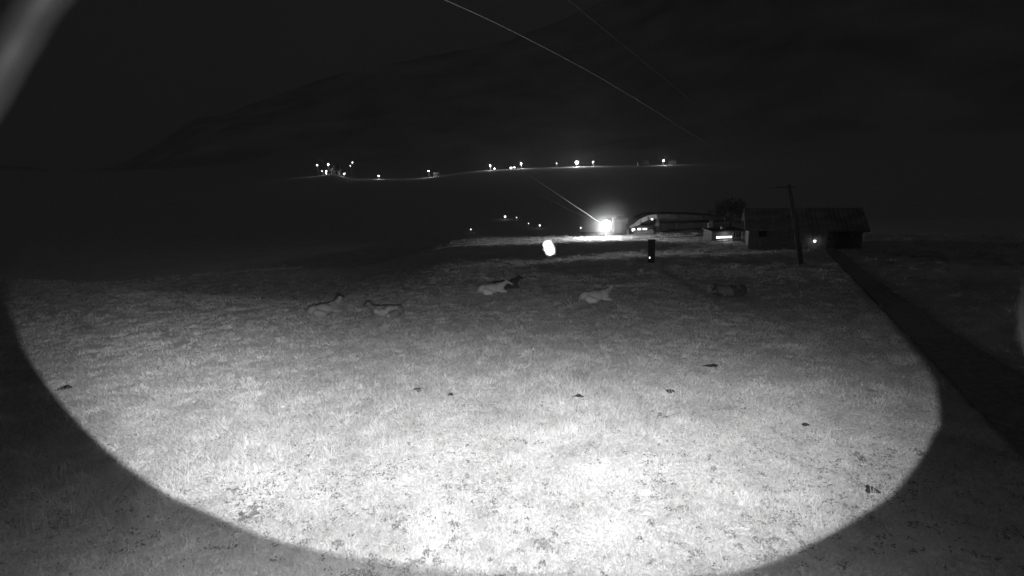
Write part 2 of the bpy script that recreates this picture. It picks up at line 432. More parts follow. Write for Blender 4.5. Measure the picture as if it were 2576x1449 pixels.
WD = [(622, 1310, .24, 'broadest dark leafy weed at the lower left edge of the lit grass'), (590, 1245, .16, 'dark weed just above the broadest one at the lower left'),
      (733, 1124, .13, 'small dark weed left of centre, higher than the other left weeds'), (1000, 1332, .16, 'dark weed low in the centre left of the lit grass'),
      (850, 1383, .15, 'dark weed on the bottom left rim of the lit grass'), (1365, 1380, .17, 'dark weed at the bottom centre of the lit grass'),
      (1670, 1056, .2, 'spindly dark weed below the black oval cow pat'), (2160, 1160, .16, 'dark weed at the right end of the lit grass above the black pat'),
      (640, 1290, .13, 'small dark weed touching the broadest one on its right'), (1795, 1190, .10, 'little dark weed right of centre in the brightest grass'),
      (1640, 1330, .10, 'narrow dark weed low right of centre'), (1330, 1345, .1, 'little dark weed just above the bottom centre weed'),
      (2310, 1150, .14, 'dark weed on the rightmost rim of the lit grass')]
for i, (px, py, s_, lab) in enumerate(WD): weed(px, py, s_, lab, 8, i)
# low dark ground cover between the tufts
CL = [(ground(625, 1250), 1.0, .35), (ground(640, 1310), .45, .3), (ground(2170, 1180), 1.5, .35), (ground(2060, 1260), 1.3, .22), (ground(1000, 1340), .8, .22), (ground(780, 1210), .8, .2), (ground(1370, 1360), .6, .15)]
def cover():
    V_ = []; F_ = []
    for i in range(110000):
        px = random.uniform(100, 2450); py = 1449 - 420 * random.random() ** 1.6
        r_ = 4.6 * (24 / 4.6) ** (random.random() ** 1.2); a = random.uniform(-1, 1) * R(56)
        x, y = r_ * math.sin(a), r_ * math.cos(a)
        thr = .34 - sum(k_ * math.exp(-((x - c_.x) ** 2 + (y - c_.y) ** 2) / w_ ** 2) for c_, w_, k_ in CL)
        if noise.noise(Vector((x * 1.1, y * 1.1, 31))) * .6 + noise.noise(Vector((x * 4.2, y * 4.2, 3))) < thr or y < 3: continue
        z = height(x, y) + .035 + .05 * random.random(); s_ = .014 + .026 * random.random(); q = random.random() * 6.28; b_ = len(V_)
        c_, d_ = math.cos(q) * s_, math.sin(q) * s_
        V_ += [(x - c_, y - d_, z), (x + d_ * .6, y - c_ * .6, z + .01), (x + c_, y + d_, z + .012 * random.random()), (x - d_ * .6, y + c_ * .6, z + .015)]
        F_.append((b_, b_ + 1, b_ + 2, b_ + 3))
    print('cover', len(F_))
    return MB().add(V_, F_).build('clover_patches', M['dark_leaf'])
tag(cover(), 'low dark clover showing in patches between the pale grass tufts', 'ground cover', kind='stuff')

# ---------------------------------------------------------------- cows lying in the grass
def capsule(mb, a, b, ra, rb, n=7):
    a, b = Vector(a), Vector(b)
    for i in range(n):
        t_ = i / (n - 1); p = a.lerp(b, t_); r_ = ra + (rb - ra) * t_; mb.ball(p, r_, 2)
def cow_mesh(turn):
    mb = MB()
    # barrel, rump, shoulder (x forwards, lying on the belly)
    mb.ball((-.1, 0, .36), .5, 3, (1.35, .78, .74)); mb.ball((-.66, .02, .38), .38, 3, (1.0, .92, .88)); mb.ball((.48, 0, .40), .36, 3, (1.0, .80, 1.0))
    mb.ball((-.05, 0, .60), .22, 2, (3.0, .6, .55))
    capsule(mb, (.55, 0, .50), (.92, turn * .12, .74), .24, .15)                         # neck
    hx = Vector((.95, turn * .16, .84)); hd = Vector((.75, turn * .62, -.42)).normalized()
    capsule(mb, hx, hx + hd * .44, .13, .072, 8); mb.ball(hx + hd * .46, .085, 2)        # head, muzzle
    sd = hd.cross(Vector((0, 0, 1))).normalized()
    for s_ in (-1, 1):
        capsule(mb, hx + sd * (s_ * .08) + Vector((0, 0, .04)), hx + sd * (s_ * .27) + Vector((0, 0, .02)), .05, .03, 4)   # ears
        capsule(mb, hx + sd * (s_ * .07) + Vector((0, 0, .08)), hx + sd * (s_ * .15) + Vector((0, 0, .24)), .035, .02, 4)  # horns
        capsule(mb, (.45, s_ * .24, .20), (.88, s_ * .26, .12), .13, .075); capsule(mb, (.88, s_ * .26, .10), (.52, s_ * .20, .06), .07, .055)  # folded forelegs
    for s_ in (-1, 1):
        capsule(mb, (-.60, s_ * .30, .30), (-.18, s_ * .46, .20), .24, .13); capsule(mb, (-.18, s_ * .47, .14), (-.62, s_ * .50, .08), .10, .06); capsule(mb, (-.62, s_ * .50, .07), (-.36, s_ * .56, .05), .055, .05)
    capsule(mb, (-1.0, 0, .48), (-1.06, .08, .15), .045, .03, 8); capsule(mb, (-1.06, .08, .15), (-.98, .2, .05), .05, .05, 4)
    o = mb.build('cow_blockout', None); md = o.modifiers.new('r', 'REMESH'); md.mode = 'VOXEL'; md.voxel_size = .035; md.use_smooth_shade = True
    sm = o.modifiers.new('s', 'SMOOTH'); sm.iterations = 3; sm.factor = .5
    dg = bpy.context.evaluated_depsgraph_get(); me = bpy.data.meshes.new_from_object(o.evaluated_get(dg))
    bpy.data.objects.remove(o); return me
def hide(name, pale, dark, thr, seed):
    m = bpy.data.materials.new(name); m.use_nodes = True; t_ = m.node_tree; b_ = t_.nodes['Principled BSDF']; b_.inputs['Roughness'].default_value = .8; b_.inputs['Specular IOR Level'].default_value = .15
    c_ = t_.nodes.new('ShaderNodeTexCoord'); mp = t_.nodes.new('ShaderNodeMapping'); mp.inputs['Location'].default_value = (seed, seed * 2, 0)
    n = t_.nodes.new('ShaderNodeTexNoise'); n.inputs['Scale'].default_value = 1.3; n.inputs['Detail'].default_value = 2
    r_ = t_.nodes.new('ShaderNodeMapRange'); r_.inputs['From Min'].default_value = thr - .02; r_.inputs['From Max'].default_value = thr + .02
    r_.inputs['To Min'].default_value = pale; r_.inputs['To Max'].default_value = dark
    t_.links.new(c_.outputs['Object'], mp.inputs[0]); t_.links.new(mp.outputs[0], n.inputs[0]); t_.links.new(n.outputs['Fac'], r_.inputs['Value']); t_.links.new(r_.outputs[0], b_.inputs['Base Color']); return m
cowL, cowR = cow_mesh(-1), cow_mesh(1)
COWS = [(1500, 757, R(8), cowR, ('hide_pale', .58, .46, .62, 3), 'pale cow lying in the pasture right of centre, head raised to the right'),
        (1240, 737, R(14), cowL, ('hide_buff', .64, .48, .60, 8), 'pale cow lying with darker cow behind it, left of the pasture centre'),
        (820, 790, R(35), cowR, ('hide_grey', .26, .18, .52, 11), 'leftmost lying cow, pale rump turned to the station'),
        (972, 797, R(184), cowL, ('hide_patched', .28, .14, .44, 21), 'patched dark and white cow lying with its pale face to the left'),
        (1835, 745, R(186), cowR, ('hide_dark_patched', .30, .15, .46, 30), 'dark patched cow lying furthest right, face to the left'),
        (1274, 727, R(10), cowR, ('hide_black', .10, .06, .50, 44), 'dark cow lying behind the pale cow left of the pasture centre')]
for px, py, rz, me0, hd, lab in COWS:
    g = ground(px, py); me = me0.copy(); me.materials.clear(); o = link('cow', me, hide(*hd)); o.location = (g.x, g.y, g.z - .03); o.rotation_euler = (0, 0, rz); o.scale = (1.12, 1.12, 1.08)
    tag(o, lab, 'cow', 'cows lying in the pasture'); print('cow', tuple(round(q, 1) for q in g))

# ---------------------------------------------------------------- moth
mp_ = at(1381, 622, 1.6)
mth = thing('moth', mp_, 'white moth flying close to the camera in front of the dark bank', 'moth'); mth.scale = (.78, .78, .78)
ax = (upv * -1 + rgt * .40).normalized(); sd = (rgt + upv * .36).normalized()
MB().tube([ax * -.020, ax * -.012, ax * .002, ax * .02, ax * .027], [.002, .005, .0055, .0035, .001], 8).build('body', M['moth'], mth, True)
def wing(name, pts):
    n = len(pts); MB().add(pts + [q + fwd * .0012 for q in pts], [tuple(range(n)), tuple(range(2 * n - 1, n - 1, -1))] + [(i, n + i, n + (i + 1) % n, (i + 1) % n) for i in range(n)]).build(name, M['moth'], mth)
for s_ in (-1, 1):
    b0 = sd * (s_ * .004)
    wing('forewing', [b0 - ax * .012, b0 + sd * s_ * .003 - ax * .024, b0 + sd * s_ * .0055 - ax * .016 + fwd * .004, b0 + sd * s_ * .0075 + ax * .010 + fwd * .008, b0 + ax * .004])
    wing('hindwing', [b0 + fwd * .001, b0 + sd * s_ * .0055 + ax * .012 + fwd * .006, b0 + sd * s_ * .005 + ax * .026 + fwd * .006, b0 + ax * .016 + fwd * .002])

# ---------------------------------------------------------------- valley station of the chairlift
SY = 85.0                                   # forward distance of the station front
u_ = SY / F
gS = ground(1560, 606, 60, 140); print('station ground', gS, 'h', height(gS.x, gS.y))
def sp(px, py, Y=SY): return at(px, py, Y)
def gz(p): return height(p.x, p.y)
# paved yard
A = sp(1440, 600); xs0, xs1 = sp(1470, 600).x, sp(1880, 600).x
v = []; f = []
NX, NYY = 40, 14
for j in range(NYY + 1):
    for i in range(NX + 1):
        x = xs0 + (xs1 - xs0) * i / NX; y = 78.5 + 14 * j / NYY - .03 * x; v.append((x, y, height(x, y) + .03))
for j in range(NYY):
    for i in range(NX): q = j * (NX + 1) + i; f.append((q, q + 1, q + NX + 2, q + NX + 1))
me = bpy.data.meshes.new('station_yard'); me.from_pydata(v, [], f); me.update(); tag(link('station_yard', me, M['yard']), kind='structure')
# floodlight on its post
p = sp(1525, 567, 83.4); g0 = on(p.x, p.y)
mi = tag(MB().ball((0, 0, 0), 5.5, 4).build('glare_halo', None), kind='stuff'); mi.location = p + Vector((0, 0, .3)); mm = bpy.data.materials.new('glare_halo_volume'); mm.use_nodes = True; t = mm.node_tree; t.nodes.clear()  # fog ball added only to give the floodlight its glare halo
pv = t.nodes.new('ShaderNodeVolumePrincipled'); pv.inputs['Color'].default_value = (.9, .9, .9, 1); _c = t.nodes.new('ShaderNodeTexCoord'); _l = t.nodes.new('ShaderNodeVectorMath'); _l.operation = 'LENGTH'; _r = t.nodes.new('ShaderNodeMapRange'); _r.interpolation_type = 'SMOOTHSTEP'
_r.inputs['From Min'].default_value = 0; _r.inputs['From Max'].default_value = 5.4; _r.inputs['To Min'].default_value = .022; _r.inputs['To Max'].default_value = 0
t.links.new(_c.outputs['Object'], _l.inputs[0]); t.links.new(_l.outputs['Value'], _r.inputs['Value']); t.links.new(_r.outputs['Result'], pv.inputs['Density']); o = t.nodes.new('ShaderNodeOutputMaterial'); t.links.new(pv.outputs[0], o.inputs['Volume']); mi.data.materials.append(mm)
fl = thing('floodlight', g0, 'blazing floodlight on a short post at the left end of the chairlift station', 'floodlight')
hh = p.z - g0.z; print('flood height', hh)
MB().tube([(0, .3, 0), (0, .3, hh * .7), (0, .3, hh - .1)], [.09, .08, .06], 10).build('post', M['steel'], fl)
MB().box((0, .16, hh), (1.35, .14, 1.3)).box((0, .25, hh), (.16, .12, .1)).build('housing', M['dark_paint'], fl)
MB().ball((0, 0, hh), .8, 3, (1, .2, 1)).build('lens', M['flood'], fl, True)
point_light('floodlight_light', p + Vector((0, -.22, 0)), 450, .25)
fsl = bpy.data.lights.new('floodlight_beam', 'SPOT'); fsl.energy = 480 * 4 * math.pi; fsl.spot_size = R(150); fsl.spot_blend = .6; fsl.shadow_soft_size = .15
fso = bpy.data.objects.new('floodlight_beam', fsl); COL.objects.link(fso); fso.location = p + Vector((-.1, -.25, 0)); fso.rotation_euler = Vector((-.75, -.6, -.22)).to_track_quat('-Z', 'Y').to_euler()
# plank hut beside the lamp
def plank_wall(parent, x0, x1, y, z0, z1, w, m, name='plank', skip=None):
    n = max(1, round((x1 - x0) / w)); ww = (x1 - x0) / n; me = MB().box((0, 0, (z1 - z0) / 2), (ww - .025, .04, z1 - z0)).mesh(name); me.materials.append(m)
    for i in range(n):
        cx = x0 + (i + .5) * ww
        if skip and skip(cx): continue
        o = bpy.data.objects.new(name, me); COL.objects.link(o); o.parent = parent; o.location = (cx, y - .012 * (i % 2), z0)
def window(parent, x, y, z, w, h, gm_, fm=None, bars=1):
    fr = MB(); fm = fm or M['dark_wood']
    fr.box((x, y, z + h / 2), (w + .12, .07, .06)).box((x, y, z - h / 2), (w + .12, .07, .06)).box((x - w / 2 - .03, y, z), (.06, .07, h - .06)).box((x + w / 2 + .03, y, z), (.06, .07, h - .06))
    for i in range(bars): fr.box((x - w / 2 + w * (i + 1) / (bars + 1), y, z), (.04, .06, h - .06))
    o = fr.build('window', fm, parent)
    MB().box((x, y + .035, z), (w, .015, h)).build('pane', gm_, o); return o
p = sp(1562, 602, 88); g0 = on(p.x, p.y)
hut = thing('service_hut', g0, 'small plank hut lit from the left between the floodlight and the station hood', 'hut')
MB().box((0, 1.0, 1.2), (2.3, 1.9, 2.4)).build('wall', M['wood'], hut)
plank_wall(hut, -1.15, 1.15, .02, .05, 2.4, .19, M['wood'])
MB().add([(-1.3, -.2, 2.42), (1.3, -.2, 2.42), (1.3, 2.1, 2.7), (-1.3, 2.1, 2.7), (-1.3, -.2, 2.5), (1.3, -.2, 2.5), (1.3, 2.1, 2.78), (-1.3, 2.1, 2.78)], [(3, 2, 1, 0), (4, 5, 6, 7), (0, 1, 5, 4), (1, 2, 6, 5), (2, 3, 7, 6), (3, 0, 4, 7)]).build('roof', M['roofing'], hut)
MB().box((.55, -.03, 1.0), (.8, .05, 1.95)).build('door', M['dark_wood'], hut)
# the station itself: long hood on two legs, control cabin below
p = sp(1578, 602, SY + 1); g0 = on(p.x, p.y); st = thing('chairlift_station', g0, 'dark chairlift station with pale curved hood front lit at its left end', 'chairlift station')
def L2(px, py): q = sp(px, py, SY + 1); return (q.x - g0.x, q.z - g0.z)
top = [L2(*q) for q in [(1580, 570), (1592, 562), (1608, 550), (1628, 541), (1650, 538), (1700, 538), (1760, 540), (1820, 545), (1862, 556)]]
bot = [L2(*q) for q in [(1582, 573), (1600, 568), (1612, 560), (1630, 552), (1652, 549), (1700, 550), (1760, 552), (1820, 556), (1864, 562)]]
D0, D1 = -.5, 3.6
V_ = [(x, D0 + .06, z) for x, z in top] + [(x, D1, z) for x, z in top]; n = len(top)
V_ += [(x, D0 + .06, z - .12) for x, z in top] + [(x, D1, z - .12) for x, z in top]
F_ = [(i, i + 1, n + i + 1, n + i) for i in range(n - 1)] + [(2 * n + i, 3 * n + i, 3 * n + i + 1, 2 * n + i + 1) for i in range(n - 1)] + [(i, 2 * n + i, 2 * n + i + 1, i + 1) for i in range(n - 1)] + [(n + i, n + i + 1, 3 * n + i + 1, 3 * n + i) for i in range(n - 1)] + [(0, n, 3 * n, 2 * n), (n - 1, 3 * n - 1, 4 * n - 1, 2 * n - 1)]
MB().add(V_, F_).build('hood', M['roofing'], st)
for i in range(n - 1):                      # fascia panels, joints open between them
    (x0, z0), (x1, z1), (a0, c0), (a1, c1) = top[i], top[i + 1], bot[i], bot[i + 1]; e = .06
    q = [(x0 + e, z0 - .02), (x1 - e, z1 - .02), (a1 - e, c1), (a0 + e, c0)]
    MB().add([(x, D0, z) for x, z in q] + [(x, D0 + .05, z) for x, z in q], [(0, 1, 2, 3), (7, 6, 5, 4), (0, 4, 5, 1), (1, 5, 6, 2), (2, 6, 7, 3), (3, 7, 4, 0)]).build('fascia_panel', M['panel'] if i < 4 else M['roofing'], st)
for i in range(14):                         # ribs under the hood
    x = top[4][0] + .2 + i * (top[-1][0] - top[4][0] - .5) / 13; zt = np.interp(x, [q[0] for q in top], [q[1] for q in top])
    MB().box((x, (D0 + D1) / 2 + .1, zt - .27), (.08, D1 - D0 - .3, .3)).build('rib', M['steel'], st)
for x in (L2(1655, 600)[0], L2(1790, 600)[0]):
    MB().box((x, 1.0, 1.7), (.6, .9, 3.4)).build('column', M['concrete'], st)
zb = L2(1700, 562)[1]
MB().box(((L2(1640, 0)[0] + L2(1850, 0)[0]) / 2, 1.0, zb), (L2(1850, 562)[0] - L2(1640, 562)[0], .8, .35)).build('girder', M['dark_paint'], st)
wx = L2(1628, 565)[0]
MB().tube([(wx + 2.1 * math.cos(a), 1.0 + 2.1 * math.sin(a), zb - .35) for a in [i * math.pi / 12 for i in range(25)]], .09, 6).build('bullwheel', M['steel'], st)
# lit control cabin under the nose of the hood
cx0, cz0 = L2(1583, 590); cx1, cz1 = L2(1642, 571)
MB().box(((cx0 + cx1) / 2, .9, (cz0 + cz1) / 2 - .3), (cx1 - cx0, 1.8, cz1 - cz0 + .5)).build('cabin', M['dark_paint'], st)
for a, b_ in ((1590, 1597), (1604, 1612), (1617, 1627)):
    xa, _ = L2(a, 578); xb, z_ = L2(b_, 578); window(st, (xa + xb) / 2, -.03, z_, xb - xa, .52, M['win'], M['dark_paint'], 1 if a != 1604 else 0)
MB().box((cx0 - .25, 0.2, (cz0 + cz1) / 2 - .25), (.32, .3, cz1 - cz0 + .3)).build('lit_post', M['panel'], st)
MB().box(((cx0 + cx1) / 2 + .3, .6, .35), (cx1 - cx0 - .6, 2.2, .7)).build('platform', M['concrete'], st)
# lamp on the hood, tiny
p = sp(1640, 551, SY - .9); sl = thing('hood_lamp', p, 'small square lamp under the bend of the station hood', 'lamp'); MB().box((0, 0, 0), (.34, .16, .3)).build('case', M['dark_paint'], sl); MB().box((0, -.09, -.01), (.26, .02, .22)).build('lens', M['win'], sl)
# empty chairs parked under the hood
def chair(loc, lab):
    c_ = thing('lift_chair', loc, lab, 'lift chair', 'lift chairs parked under the hood')
    MB().tube([(0, 0, 2.0), (0, 0, .9), (.15, 0, .75)], .035, 6).build('hanger', M['steel'], c_)
    MB().box((0, 0, 0), (1.6, .45, .06)).build('seat', M['dark_paint'], c_); MB().box((0, .25, .3), (1.6, .05, .5)).build('backrest', M['dark_paint'], c_)
    MB().tube([(-.8, -.25, .0), (-.8, .25, .0), (-.8, .28, .75), (.8, .28, .75), (.8, .25, 0), (.8, -.25, 0)], .025, 6).build('frame', M['steel'], c_)
names = ['leftmost lift chair parked behind the lit cabin', 'second lift chair from the left under the dark hood', 'third lift chair under the middle of the dark hood', 'rightmost lift chair under the dark hood end']
for i, px in enumerate((1668, 1702, 1738, 1772)):
    q = sp(px, 590, SY + 1.2); chair(q, names[i])
# ticket house with the bright tube window
TY = ground(1826, 607, 50, 110).y; print('ticket', TY); p = sp(1826, 606, TY); g0 = on(p.x, p.y); th = thing('ticket_house', g0, 'low ticket house with long glowing window strip right of the station', 'building')
def L3(px, py): q = sp(px, py, TY); return (q.x - g0.x, q.z - g0.z)
x0, z1 = L3(1792, 584); x1, _ = L3(1866, 584)
MB().box(((x0 + x1) / 2, 1.6, z1 / 2), (x1 - x0, 3.0, z1)).build('wall', M['dark_wood'], th)
MB().box(((x0 + x1) / 2, 1.5, z1 + .08), (x1 - x0 + .4, 3.6, .15)).build('roof', M['roofing'], th)
a, z_ = L3(1802, 597.5); b_, _ = L3(1841, 598)
window(th, (a + b_) / 2, .02, z_, b_ - a, .28, M['tube'], M['dark_paint'], 5)
MB().box(((a + b_) / 2, -.25, z_ - .38), (b_ - a, .5, .05)).build('counter', M['panel'], th)
a, z_ = L3(1845, 590); b_, _ = L3(1864, 590); window(th, (a + b_) / 2, .02, z_, b_ - a, 1.0, M['glass'], M['panel'], 2)
q = L3(1828, 579); MB().box((q[0], 1.2, q[1]), (.5, .5, .7)).build('chimney', M['plaster'], th)
tw = point_light('ticket_window_light', Vector((g0.x + L3(1822, 598)[0], g0.y - .5, g0.z + L3(1822, 596)[1] + .25)), 1.2, .1)
# dark cabinet in front of the lit ground
p = ground(1638, 661, 30, 100); cb = thing('control_cabinet', p, 'tall dark cabinet standing alone in front of the lit yard', 'cabinet'); print('cab', p)
hc = (661 - 602) * p.y / F * .98; wc = 15 * p.y / F
MB().box((0, 0, hc / 2), (wc, wc * .8, hc)).build('case', M['dark_paint'], cb); MB().box((0, 0, hc + .04), (wc + .12, wc * .8 + .12, .07)).build('lid', M['dark_paint'], cb)
MB().box((0, -wc * .4 - .02, hc * .55), (wc * .8, .03, hc * .7)).build('door', M['dark_paint'], cb)
MB().box((-wc * .4, -wc * .4 - .03, 15 * p.y / F), (.07, .04, .1)).build('indicator_light', M['win'], cb)

# ---------------------------------------------------------------- ropes, pole and lines
def line(pts, rad, name, lab, cat, m, n=6): return tag(MB().tube(pts, rad, n).build(name, m, None, True), lab, cat)
def spl(ps, n=24):
    P = [ps[0] * 2 - ps[1]] + ps + [ps[-1] * 2 - ps[-2]]; res = []
    for i in range(1, len(P) - 2):
        for k in range(n):
            s_ = k / n; a, b_, c_, d_ = P[i - 1], P[i], P[i + 1], P[i + 2]
            res.append(.5 * ((2 * b_) + (c_ - a) * s_ + (2 * a - 5 * b_ + 4 * c_ - d_) * s_ ** 2 + (3 * b_ - a - 3 * c_ + d_) * s_ ** 3))
    res.append(ps[-1]); return res
a = at(1508, 559, 84); b_ = at(1310, 426, 87); d = (b_ - a)
line([a, a + d * .5, b_, a + d * 1.5, a + d * 2.4], .04, 'haul_rope', 'bright haul rope climbing left from the floodlight, upper of two', 'rope', M['rope'])
a = at(1504, 562, 84.5); b_ = at(1340, 482, 88); d = (b_ - a)
line([a, a + d * .5, b_, a + d * 1.5, a + d * 2.4], .011, 'haul_rope', 'faint haul rope climbing left from the floodlight, lower of two', 'rope', M['rope'])
def depthline(pts, y0, y1):
    L_ = [0]
    for q, w in zip(pts, pts[1:]): L_.append(L_[-1] + math.hypot(w[0] - q[0], w[1] - q[1]))
    return [at(q[0], q[1], 1 / ((1 - s_ / L_[-1]) / y0 + (s_ / L_[-1]) / y1)) for q, s_ in zip(pts, L_)]
pb = ground(2018, 668, 20, 120); print('pole', pb); PY = pb.y
p1 = depthline([(900, -92), (1120, 0), (1300, 84), (1500, 190), (1650, 280), (1750, 343), (1966, 466)], 11, PY)
line([p1[0] * 3 - p1[1] * 2] + spl(p1), .010, 'overhead_line', 'long pale overhead line running from the top edge to the leaning pole', 'cable', M['line'])
p2 = depthline([(1300, -110), (1430, 0), (1560, 107), (1700, 222), (1840, 340), (1984, 466)], 15, PY)
line([p2[0] * 3 - p2[1] * 2] + spl(p2), .0035, 'overhead_line', 'faint thin overhead line right of the brighter one, to the leaning pole', 'cable', M['line'])
pt = at(1985, 470, PY); po = thing('power_pole', pb, 'leaning wooden pole with short crossarm at the right of the pasture', 'pole')
MB().tube([Vector((0, 0, -.3)), (pt - pb) * .5, pt - pb + (pt - pb).normalized() * .2], [.22, .19, .15], 12).build('post', M['pole'], po, True)
c_ = pt - pb; MB().box((c_.x - .45, 0 - .05 + c_.y, c_.z), (1.9, .12, .12)).build('crossarm', M['pole'], po)
for s_ in (-1.25, -.55, .3): MB().tube([(c_.x + s_, c_.y - .05, c_.z + .06), (c_.x + s_, c_.y - .05, c_.z + .22)], [.05, .03], 8).build('insulator', M['panel'], po)
MB().tube([(0, 0, .0), (0, 0, .25)], .3, 12).build('footing', M['concrete'], po)

# ---------------------------------------------------------------- barn on the right
p = ground(1955, 628, 30, 160); BY = p.y; g0 = on(at(1955, 625, BY).x, BY); print('barn', g0)
BRZ = R(-22)
bn = thing('barn', g0, 'long dark barn with one small window behind the leaning pole', 'barn', rz=BRZ)
def L4(px, py):
    d = ray(px, py); nn = Vector((math.sin(BRZ), -math.cos(BRZ), 0)); q = CAM + d * ((g0 - CAM).dot(nn) / d.dot(nn)) - g0
    return (q.x * math.cos(BRZ) + q.y * math.sin(BRZ), q.z)
x0, _ = L4(1884, 580); x1, _ = L4(2172, 580); ze = L4(1950, 576)[1]; zr = L4(1950, 541)[1]
DB = 8.0
MB().box(((x0 + x1) / 2, DB / 2, ze / 2), (x1 - x0, DB - .1, ze)).build('wall', M['boards'], bn)
zr = ze + (zr - ze) * 1.15
V_ = [(x0 - .5, -.7, ze - .15), (x1 + .5, -.7, ze - .15), (x1 + .5, DB / 2, zr), (x0 - .5, DB / 2, zr), (x0 - .5, DB + .7, ze - .15), (x1 + .5, DB + .7, ze - .15)]
V_ += [(x, y, z + .16) for x, y, z in V_]
MB().add(V_, [(3, 2, 1, 0), (4, 5, 2, 3), (6, 7, 8, 9), (9, 8, 11, 10), (0, 1, 7, 6), (5, 4, 10, 11), (0, 6, 9, 3), (3, 9, 10, 4), (1, 2, 8, 7), (2, 5, 11, 8)]).build('roof', M['tile'], bn)
n = 26
for i in range(n + 1):
    x = x0 - .45 + (x1 - x0 + .9) * i / n
    MB().add([(x - .05, -.7, ze + .012), (x + .05, -.7, ze + .012), (x + .05, DB / 2, zr + .162), (x - .05, DB / 2, zr + .162), (x - .05, -.7, ze + .07), (x + .05, -.7, ze + .07), (x + .05, DB / 2, zr + .22), (x - .05, DB / 2, zr + .22)],
             [(3, 2, 1, 0), (4, 5, 6, 7), (0, 1, 5, 4), (1, 2, 6, 5), (2, 3, 7, 6), (3, 0, 4, 7)]).build('roof_batten', M['tile'], bn)
for i in range(24):
    x = x0 + (x1 - x0) * (i + .5) / 24
    if i not in (2, 3): MB().box((x, 0.02, ze * .5), ((x1 - x0) / 24 - .04, .05, ze - .1)).build('wall_board', M['boards'], bn)
q = L4(1920, 588); window(bn, q[0], -.02, q[1], .95, .75, M['glass'], M['dark_wood'], 1)
q = L4(2110, 600); MB().box((q[0], -.05, 1.2), (2.2, .06, 2.3)).build('door', M['dark_wood'], bn)
_x, _z = L4(2048, 605); p = g0 + Vector((_x * math.cos(BRZ) + .45 * math.sin(BRZ), _x * math.sin(BRZ) - .45 * math.cos(BRZ), _z)); wl = thing('wall_lamp', p, 'small round lamp shining on the barn wall right of the leaning pole', 'lamp')
MB().tube([(0, .45, .12), (0, .2, .2), (0, 0, .16)], .03, 6).build('bracket', M['dark_paint'], wl); MB().ball((0, 0, 0), .13, 3).build('globe', M['dim'], wl, True)
MB().tube([(0, 0, .13), (0, 0, .17)], [.16, .05], 12).build('cap', M['dark_paint'], wl)

# ---------------------------------------------------------------- small lights out in the meadows behind
def path_lamp(px, py, lab, hgt=.9, s=.1, m='win', y0=60):
    g = ground(px, py + 8, y0, 500); k = g.y / F * 8 - 0
    t_ = thing('path_lamp', on(g.x, g.y), lab, 'lamp', 'small lamps in the dark meadow')
    top_ = at(px, py, g.y).z - height(g.x, g.y)
    MB().tube([(0, 0, 0), (0, 0, top_ - s)], .04, 6).build('post', M['steel'], t_); MB().ball((0, 0, top_), s, 2).build('globe', M[m], t_, True)
    MB().tube([(0, 0, top_ + s * .9), (0, 0, top_ + s * 1.15)], [s * 1.1, s * .3], 8).build('cap', M['dark_paint'], t_)
path_lamp(1271, 545, 'brightest small lamp in the dark meadow, left of the ropes', s=.22)
path_lamp(1461, 573, 'small lantern on a post just left of the floodlight', s=.1)
path_lamp(1358, 567, 'small lamp in the dark meadow above the flying moth', s=.13)
path_lamp(1330, 562, 'tiny dim lamp just left of the one above the moth', s=.07, m='win')
path_lamp(1300, 547, 'tiny dim lamp right beside the brightest meadow lamp', s=.08, m='win')
path_lamp(1185, 577, 'tiny dim lamp furthest left in the dark meadow', s=.08, m='win')

# ---------------------------------------------------------------- village across the valley
VL = [  # px, py, globe radius, light, ground drop below lamp in px, label
    (797.5, 415.5, .85, 60, 12, 'leftmost street lamp of the bright cluster on the far left'), (825.5, 413.5, 1.35, 150, 13, 'largest street lamp of the cluster on the far left'),
    (820.5, 431, .9, 60, 8, 'street lamp right under the largest one of the left cluster'), (820, 436, .7, 30, 6, 'lowest lamp of the stacked pair in the left cluster'),
    (811, 430.5, .35, 8, 7, 'tiny lamp left of the stacked pair in the left cluster'), (865.5, 437, .9, 60, 7, 'street lamp at the lower right of the left cluster'),
    (887, 409, .45, 10, 12, 'small high lamp right of the left cluster'), (881, 417, .3, 6, 8, 'tiny dim lamp just below the small high lamp'),
    (952.5, 442.5, .85, 60, 11, 'single street lamp between the left cluster and the lamp with lit hedge'), (1078, 430, .95, 90, 10, 'street lamp standing over a short lit strip of road'),
    (1233, 416, 1.0, 110, 10, 'street lamp at the left end of the long lit road'), (1311, 411.5, 1.0, 160, 12, 'street lamp over the brightest stretch of the lit road'),
    (1400, 411, .35, 25, 11, 'small dim lamp on a tall post along the lit road'), (1451, 409, 2.1, 420, 14, 'biggest and brightest lamp of the village'),
    (1491.5, 407, .95, 110, 12, 'street lamp right beside the biggest village lamp'), (1669, 404, .95, 100, 11, 'street lamp at the far right end of the village')]
VD = 700
